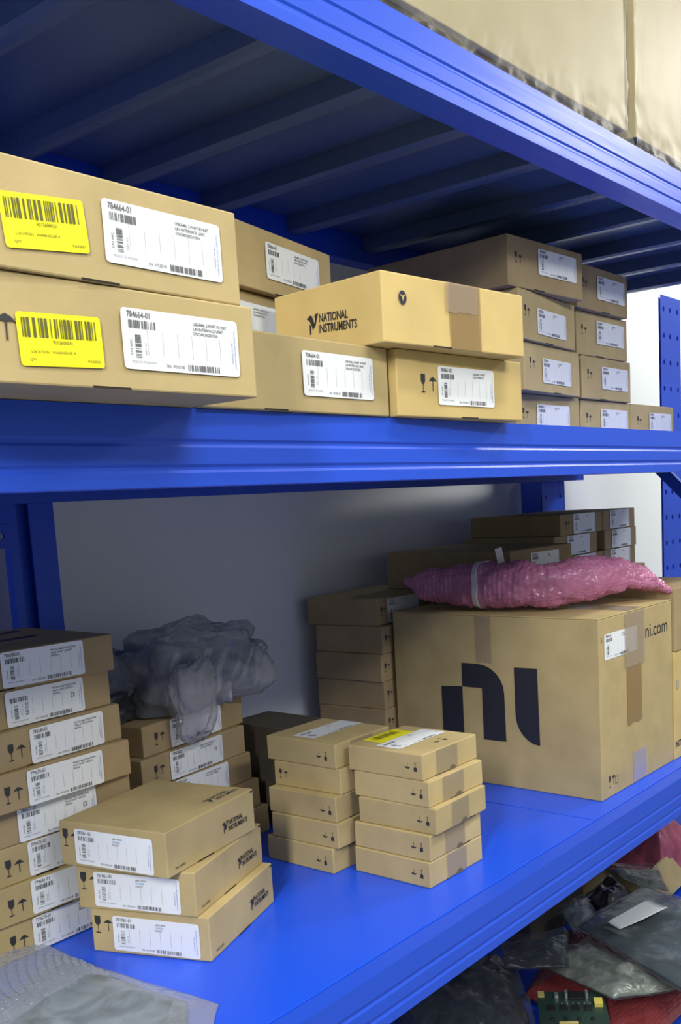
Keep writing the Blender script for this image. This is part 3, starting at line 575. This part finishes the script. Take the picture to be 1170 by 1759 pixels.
D = Deco(); eagle_mark(D, 0.037, 0.056, 0.0085); D.put('eagle_emblem', o, 'R', dm, 0.0008); tape(o, dm, 'R', 0.128, 0.001, 0.192, 0.0845, 'tape_brown', rag=False, off=0.0012, label='brown packing tape'); tape(o, dm, 'R', 0.120, 0.045, 0.185, 0.0845, 'tape_clear', rag=True, off=0.0018)
# three behind, in the gap
zr = stackz(ZM, [0.0955]*4)
g2 = 'kraft cartons behind the logo carton'
for i, (x, y, t, w, lb_) in enumerate([(0.93, .215, 9, 0.33, 'kraft carton lowest in the column behind the logo carton'), (0.905, .200, 11.5, 0.31, 'kraft carton with a taped label, half hidden behind the logo carton'), (0.915, .188, 12.0, 0.338, 'kraft carton raised above the logo carton at its left, white label, in half shade')]):
    hgt = 0.094 if i < 2 else 0.084
    o, dm = carton(lb_, x, y, zr[i], w, 0.26, hgt if i < 2 else 0.086, R_(t), 'kraft', seed=130+i, group=g2)
    if i: place(shipping_label('784664-01', DESC, 130+i, 0.150, 0.050), 0.148 if i == 2 else 0.055, 0.020 if i == 2 else 0.030).put('label', o, 'R', dm, 0.0012, 'white shipping label')
    if i == 1: tape(o, dm, 'R', 0.15, 0.002, 0.23, 0.075, 'clear_film', off=0.003, label='loose clear tape')
# right block: two columns
ga = 'kraft cartons in the shaded block at the right of the middle shelf'
RA = [(1.815, .268, .277, 0), (1.790, .231, .277, 4.4), (1.753, .218, .278, 5.0), (1.724, .222, .277, -3.3)]
lab = ['kraft carton at the bottom left of the block of boxes behind the beam', 'kraft carton in the left column of the right block, second row from the beam', 'kraft carton in the left column of the right block, third row up',
       'dark shaded carton topping the left column of the right block']
for i, (x, y, w, t) in enumerate(RA):
    o, dm = carton(lab[i], x, y, zr[i], w, 0.36 if i else 0.34, 0.0952, R_(t), 'kraft' if i < 3 else 'kraft_brown_shaded', seed=140+i, group=ga)  # top carton gets darker board in place of the upper shelf's shadow
    place(shipping_label('783580-01', ['PXI MODULE', 'DAQ'], 140+i, 0.145, 0.050), 0.082 if i < 3 else 0.105, [0.026, 0.019, 0.016, 0.032][i]).put('label', o, 'R', dm, 0.0012, 'white shipping label')
    D = Deco(); glass_mark(D, 0.024, 0.046, 0.020); umbrella_mark(D, 0.036, 0.044, 0.018); D.put('fragile_marks', o, 'R', dm)
RB = [(2.108, .272, .255, -.6), (2.099, .262, .255, .2), (2.074, .262, .256, -.6), (2.052, .246, .255, 0)]
lab = ['kraft carton at the bottom of the outer column of the right block', 'kraft carton in the outer column of the right block, second row from the beam', 'kraft carton in the outer column of the right block, third row up',
       'dark shaded carton on top of the outer column of the right block']
for i, (x, y, w, t) in enumerate(RB):
    o, dm = carton(lab[i], x, y, zr[i], w, 0.33, 0.0952, R_(t), 'kraft' if i < 3 else 'kraft_brown_shaded', seed=150+i, group=ga)  # same shelf shadow put into the top carton's board colour
    place(shipping_label('783580-01', ['PXI MODULE', 'DAQ'], 150+i, 0.142, 0.051), 0.096, [0.026, 0.025, 0.029, 0.027][i]).put('label', o, 'R', dm, 0.0012, 'white shipping label')
    D = Deco(); glass_mark(D, 0.024, 0.046, 0.020); umbrella_mark(D, 0.036, 0.044, 0.018); D.put('fragile_marks', o, 'R', dm)
o, dm = carton('lone kraft carton at the far right end behind the beam, beside the outer column', 2.3665, 0.268, zr[0], 0.264, 0.33, 0.0952, 0, 'kraft', seed=160, group=ga)
place(shipping_label('783580-01', ['PXI MODULE', 'DAQ'], 160, 0.142, 0.051), 0.105, 0.026).put('label', o, 'R', dm, 0.0012, 'white shipping label')
D = Deco(); glass_mark(D, 0.034, 0.046, 0.020); umbrella_mark(D, 0.046, 0.044, 0.018); D.put('fragile_marks', o, 'R', dm)

# ---------------------------------------------------------------- top shelf: two very large wrapped cartons
for i, (xa, xb, lb_) in enumerate([(0.55, 1.815, 'huge pale cardboard carton wrapped in clear film, at the left on the top shelf'), (1.860, 2.85, 'huge pale cardboard carton wrapped in clear film, at the right on the top shelf')]):
    o, dm = carton(lb_, xa, 0.018, ZT+0.0300, xb-xa, 0.60, 0.50, 0, 'kraft_pale', name='shipping_carton', seed=170+i, lid=None, group='wrapped cartons on the top shelf')
    bm = bmesh.new(); w = xb-xa
    ny, nz, nx = 3, 44, 260; g = {}
    for a in range(nx+1):
        for b_ in range(nz+1):
            x = -0.006+(w+0.012)*a/nx; z = -0.0265+0.5265*(b_/nz)**1.6; e = min(a, nx-a)/nx*w
            n_ = noise.turbulence(Vector((x*14, z*26, 7*i)), 4, False); lo_ = math.exp(-(z+0.0265)/0.020); sd_ = math.exp(-e/0.015)
            g[a, b_] = bm.verts.new((x, -0.0025-0.004*n_*(0.10+lo_+sd_)-0.012*lo_*n_, z))
    for a in range(nx):
        for b_ in range(nz): bm.faces.new((g[a, b_], g[a+1, b_], g[a+1, b_+1], g[a, b_+1]))
    f_ = frombm('stretch_film', bm, ['wrap_film'], o, True); f_['label'] = 'crinkled clear stretch film'
    bm = bmesh.new(); extrude_profile(bm, [(0.012, -0.0285), (0.012, 0), (0.58, 0), (0.58, -0.0285)], 0.01, w-0.01); frombm('gap_shade_pad', bm, ['kraft_dark'], o)  # dark pad added under the carton, stands for the gap's shadow

# ---------------------------------------------------------------- bags
zs = ZB+0.0006+5*0.0531
bag = thing('plastic_bag', 'crumpled clear plastic bag of grey antistatic packets on top of the second stack', 'bag', (0, 0, 0))
def lump(cx, cy, cz, rx, ry, rz, seed, amp, rot=0, nu=90, nv=50, flat=0.35, freq=11, k=1.0):
    bm = bmesh.new(); rows = []
    for i in range(nv+1):
        ph = math.pi*i/nv; row = []
        for j in range(nu):
            a = 2*math.pi*j/nu; d = Vector((math.sin(ph)*math.cos(a), math.sin(ph)*math.sin(a), math.cos(ph)))
            s = max(abs(d.x), abs(d.y), abs(d.z))**-0.45
            q = d*6; n_ = noise.ridged_multi_fractal(d*freq*0.25+Vector((seed, 2*seed, 0)), 1.0, 2.2, 4, 1.0, 2.0)
            n2 = noise.noise(d*2+Vector((seed, 0, 0)))
            r = s*(0.92+0.25*n2)+amp*(n_-1.0)
            p = Vector((d.x*rx, d.y*ry, d.z*rz))*r*k
            if p.z < -rz*flat: p.z = -rz*flat+(p.z+rz*flat)*0.08
            p = Matrix.Rotation(rot, 3, 'Z') @ p; row.append(bm.verts.new(p+Vector((cx, cy, cz))))
        rows.append(row)
    for i in range(nv):
        for j in range(nu):
            vs = (rows[i][j], rows[i][(j+1) % nu], rows[i+1][(j+1) % nu], rows[i+1][j]); bm.faces.new(vs)
    bmesh.ops.remove_doubles(bm, verts=bm.verts[:], dist=1e-6); return bm
f_ = frombm('film', lump(1.198, 0.60, zs+0.066, 0.155, 0.085, 0.088, 4, 0.09, R_(2), flat=0.72), ['bag_film'], bag, True)
for i in range(7):
    bm = bmesh.new(); x = 1.085+0.034*i; rr_ = random.Random(i)
    bx(bm, -0.012, 0.012, -0.065, 0.065, -0.045, 0.052, 0.009)
    bmesh.ops.subdivide_edges(bm, edges=bm.edges[:], cuts=3, use_grid_fill=True)
    for v in bm.verts: v.co += Vector((noise.noise(v.co*30+Vector((i, 0, 0))), noise.noise(v.co*30+Vector((0, i, 5))), noise.noise(v.co*25+Vector((7, i, 0)))))*0.012
    bmesh.ops.transform(bm, matrix=Matrix.Translation((x+0.01, 0.605+rr_.uniform(-0.008, 0.008), zs+0.064-0.002*i+rr_.uniform(-0.006, 0.006))) @ Matrix.Rotation(R_(26+rr_.uniform(-8, 8)), 4, 'Y') @ Matrix.Rotation(R_(8), 4, 'Z'), verts=bm.verts[:]); frombm('antistatic_packet', bm, ['antistatic_pale'], bag, True)
f_ = frombm('hanging_corner', lump(1.118, 0.512, zs+0.030, 0.052, 0.020, 0.072, 22, 0.10, R_(8), 60, 40, flat=3.0, freq=16), ['bag_film'], bag, True)
ab = thing('antistatic_bag', 'dark bluish antistatic bags bunched left of the clear plastic bag, behind the tall stack', 'bag', (0, 0, 0))
frombm('upper_bag', lump(1.010, 0.645, zs+0.085, 0.060, 0.055, 0.045, 9, 0.07, 0.3, 60, 36, 0.6), ['antistatic_blue'], ab, True)
frombm('lower_bag', lump(1.000, 0.625, zs+0.030, 0.075, 0.06, 0.034, 12, 0.05, 0.2, 60, 36, 0.85), ['antistatic_dark'], ab, True)
frombm('outer_film', lump(1.010, 0.635, zs+0.062, 0.075, 0.065, 0.064, 15, 0.08, 0.2, 60, 36, 0.93), ['clear_film'], ab, True)

# bubble bag in the near left corner
zd = ZB+0.0012
bb = thing('bubble_bag', 'grey antistatic bag in clear bubble wrap at the near left corner of the deck', 'bag', (0, 0, 0))
padobj('antistatic_sheet', [(0.50, 0.25, zd+0.003), (0.640, 0.020, zd+0.003), (0.755, 0.150, zd+0.003), (0.745, 0.40, zd+0.003)], 0.014, 'antistatic_grey', bb, nu=70, nv=50, amp=0.004, seed=2, margin=0.15, freq=11)
f_ = padobj('bubble_film', [(0.42, 0.42, zd), (0.60, 0.29, zd+0.006), (0.755, 0.30, zd+0.004), (0.765, 0.525, zd)], 0.021, 'clear_bubble', bb, nu=150, nv=110, amp=0.004, seed=5, margin=0.2, freq=9, bubbles=((22, 15), 0.004)); f_['label'] = 'clear bubble wrap'
f_ = padobj('outer_film', [(0.45, 0.30, zd), (0.655, -0.005, zd), (0.782, 0.118, zd), (0.755, 0.42, zd)], 0.017, 'clear_film', bb, nu=90, nv=70, amp=0.006, seed=8, margin=0.12, freq=16); f_['label'] = 'loose clear film edge'

# ---------------------------------------------------------------- the heap on the lowest shelf
zl = ZL+0.0012
hp = 'loose bags heaped on the lowest shelf'
def bagthing(name, label, cat, c, thick, mat, film_=True, **k):
    o = thing(name, label, cat, (0, 0, 0), 0, hp if cat == 'bag' else None)
    padobj('contents' if film_ else 'sheet', c, thick, mat, o, **k)
    if film_:
        cc = Vector([sum(p[i] for p in c)/4 for i in range(3)]); c2 = [tuple(cc+(Vector(p)-cc)*1.07) for p in c]; kk = dict(k)
        kk['margin'] = 0.06; padobj('film', c2, thick+0.008, 'heap_film', o, **kk)
    return o
bagthing('antistatic_bag', 'large dark grey bag sagging at the left of the heap under the beam', 'bag', [(1.44, 0.28, -1.155), (1.70, 0.21, -1.155), (2.02, 0.46, -1.155), (1.72, 0.62, -1.155)], 0.10, 'antistatic_dark', nu=70, nv=60, amp=0.022, seed=21, margin=0.3, freq=9)
o = bagthing('bubble_sheet', 'red bubble wrap sheet spread flat at the bottom right of the heap', 'wrap', [(1.86, 0.33, -1.155), (1.82, 0.01, -1.158), (2.50, -0.025, -1.158), (2.20, 0.42, -1.150)], 0.050, 'red_bubble', film_=False, nu=170, nv=90, amp=0.008, seed=22, margin=0.2, freq=7, bubbles=((48, 24), 0.002))
bagthing('antistatic_bag', 'plain grey bag folded over the large dark one, below the beam edge', 'bag', [(1.80, 0.34, -1.065), (1.89, 0.235, -1.07), (2.02, 0.30, -1.06), (1.90, 0.41, -1.06)], 0.020, 'antistatic_dark', nu=50, nv=40, amp=0.010, seed=23, margin=0.2, freq=12)
bagthing('antistatic_bag', 'greenish grey bag of boards with bright clear edges lying on the red sheet', 'bag', [(1.90, 0.30, -1.085), (1.85, 0.10, -1.090), (1.96, -0.005, -1.085), (2.04, 0.26, -1.075)], 0.026, 'greenish_bag', nu=60, nv=50, amp=0.012, seed=24, margin=0.15, freq=13)
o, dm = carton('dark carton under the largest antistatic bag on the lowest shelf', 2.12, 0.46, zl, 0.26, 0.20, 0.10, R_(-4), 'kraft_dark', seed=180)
o = bagthing('antistatic_bag', 'large flat dark teal bag with a white label strip, topping the heap', 'bag', [(2.075, 0.300, -1.060), (1.905, -0.045, -1.060), (2.27, -0.050, -1.055), (2.37, 0.255, -1.050)], 0.014, 'antistatic_teal', nu=60, nv=50, amp=0.006, seed=25, margin=0.15, freq=7)
f_ = padobj('label_strip', [(2.060, 0.215, -1.022), (2.040, 0.170, -1.022), (2.205, 0.125, -1.018), (2.220, 0.185, -1.016)], 0.0012, 'label_white', o, nu=20, nv=8, amp=0.002, seed=3, margin=0.1); f_['label'] = 'white paper label'
bagthing('plastic_bag', 'small crumpled black plastic bag wedged below the beam, top of the heap', 'bag', [(2.27, 0.38, -1.075), (2.20, 0.285, -1.075), (2.34, 0.265, -1.075), (2.44, 0.39, -1.075)], 0.050, 'black_plastic', film_=False, nu=50, nv=40, amp=0.018, seed=26, margin=0.3, freq=16)
bagthing('plastic_bag', 'pale clear bag with creased edges lying over the black plastic bag', 'bag', [(2.45, 0.41, -1.060), (2.375, 0.28, -1.055), (2.39, 0.20, -1.060), (2.53, 0.29, -1.065)], 0.018, 'greenish_bag', nu=50, nv=40, amp=0.012, seed=27, margin=0.2, freq=14)
bagthing('antistatic_bag', 'small grey bag crumpled left of the black plastic bag', 'bag', [(2.17, 0.40, -1.08), (2.08, 0.31, -1.08), (2.18, 0.305, -1.08), (2.27, 0.38, -1.07)], 0.022, 'antistatic_grey', nu=40, nv=30, amp=0.012, seed=28, margin=0.2, freq=15)
# circuit board
pc = thing('circuit_board', 'green circuit board with black chips and metal connectors in front of the red sheet', 'circuit board', (1.815, 0.245, -1.098), R_(-57))
pc.rotation_euler = (R_(4), R_(0), R_(-57))
bm = bmesh.new(); bx(bm, -0.02, 0.125, -0.16, 0, 0, 0.002, 0.0004); frombm('board', bm, ['pcb_green'], pc)
def pb(name, x0, x1, y0, y1, h, mat, n=1, dx=0, dy=0):
    for i in range(n): bm = bmesh.new(); bx(bm, x0+dx*i, x1+dx*i, y0+dy*i, y1+dy*i, 0.002, 0.002+h, 0.0005); frombm(name, bm, [mat], pc)
pb('large_chip', 0.048, 0.080, -0.035, -0.008, 0.006, 'chip_black'); pb('mounting_post', 0.040, 0.046, -0.030, -0.012, 0.012, 'connector_metal', 2, 0.044); pb('connector', 0.100, 0.118, -0.062, -0.040, 0.01, 'connector_yellow')
pb('capacitor', 0.018, 0.026, -0.030, -0.015, 0.008, 'connector_metal'); pb('edge_tab', -0.018, -0.004, -0.024, -0.004, 0.004, 'pcb_gold'); pb('chip', 0.000, 0.016, -0.075, -0.055, 0.003, 'chip_black', 4, 0.026); pb('small_chip', 0.004, 0.012, -0.11, -0.10, 0.003, 'chip_black', 4, 0.028)
pb('resistor', 0.030, 0.033, -0.052, -0.046, 0.002, 'connector_metal', 6, 0.012); pb('pin_header', 0.02, 0.06, -0.13, -0.124, 0.008, 'pcb_gold')
# pink bag and open cartons at the far right end of the lowest shelf
bagthing('plastic_bag', 'pink plastic bag in the open carton under the right end of the beam', 'bag', [(2.60, 0.48, -1.14), (2.58, 0.30, -1.14), (2.86, 0.24, -1.14), (2.86, 0.50, -1.14)], 0.17, 'pink_bag', film_=False, nu=50, nv=50, amp=0.03, seed=31, margin=0.35, freq=8)
def open_carton(label, x, y, z, w, d, h, th, mat, seed):
    o = thing('open_carton', label, 'box', (x, y, z), th); t = 0.004
    bm = bmesh.new(); bx(bm, 0, w, 0, t, 0, h); bx(bm, 0, w, d-t, d, 0, h); bx(bm, 0, t, t, d-t, 0, h); bx(bm, w-t, w, t, d-t, 0, h); bx(bm, t, w-t, t, d-t, 0, t); frombm('body', bm, [mat], o)
    for k, (px, py, rx, ry, fx, fy) in enumerate([(0, 0, -62, 0, w, -0.09), (0, d, 35, 0, w, 0.08), (0, 0, 0, 55, -0.10, d), (w, 0, 0, -40, 0.10, d)]):
        bm = bmesh.new(); bx(bm, min(0, fx), max(0, fx), min(0, fy), max(0, fy), 0, 0.003); bmesh.ops.transform(bm, matrix=Matrix.Translation((px, py, h)) @ Matrix.Rotation(R_(-rx if k == 0 else rx), 4, 'X') @ Matrix.Rotation(R_(-ry), 4, 'Y'), verts=bm.verts[:]); frombm('flap', bm, [mat], o)
    return o
open_carton('open kraft carton with spread flaps behind the clear bags on the lowest shelf', 2.455, 0.30, zl, 0.25, 0.24, 0.105, R_(3), 'kraft', 41)
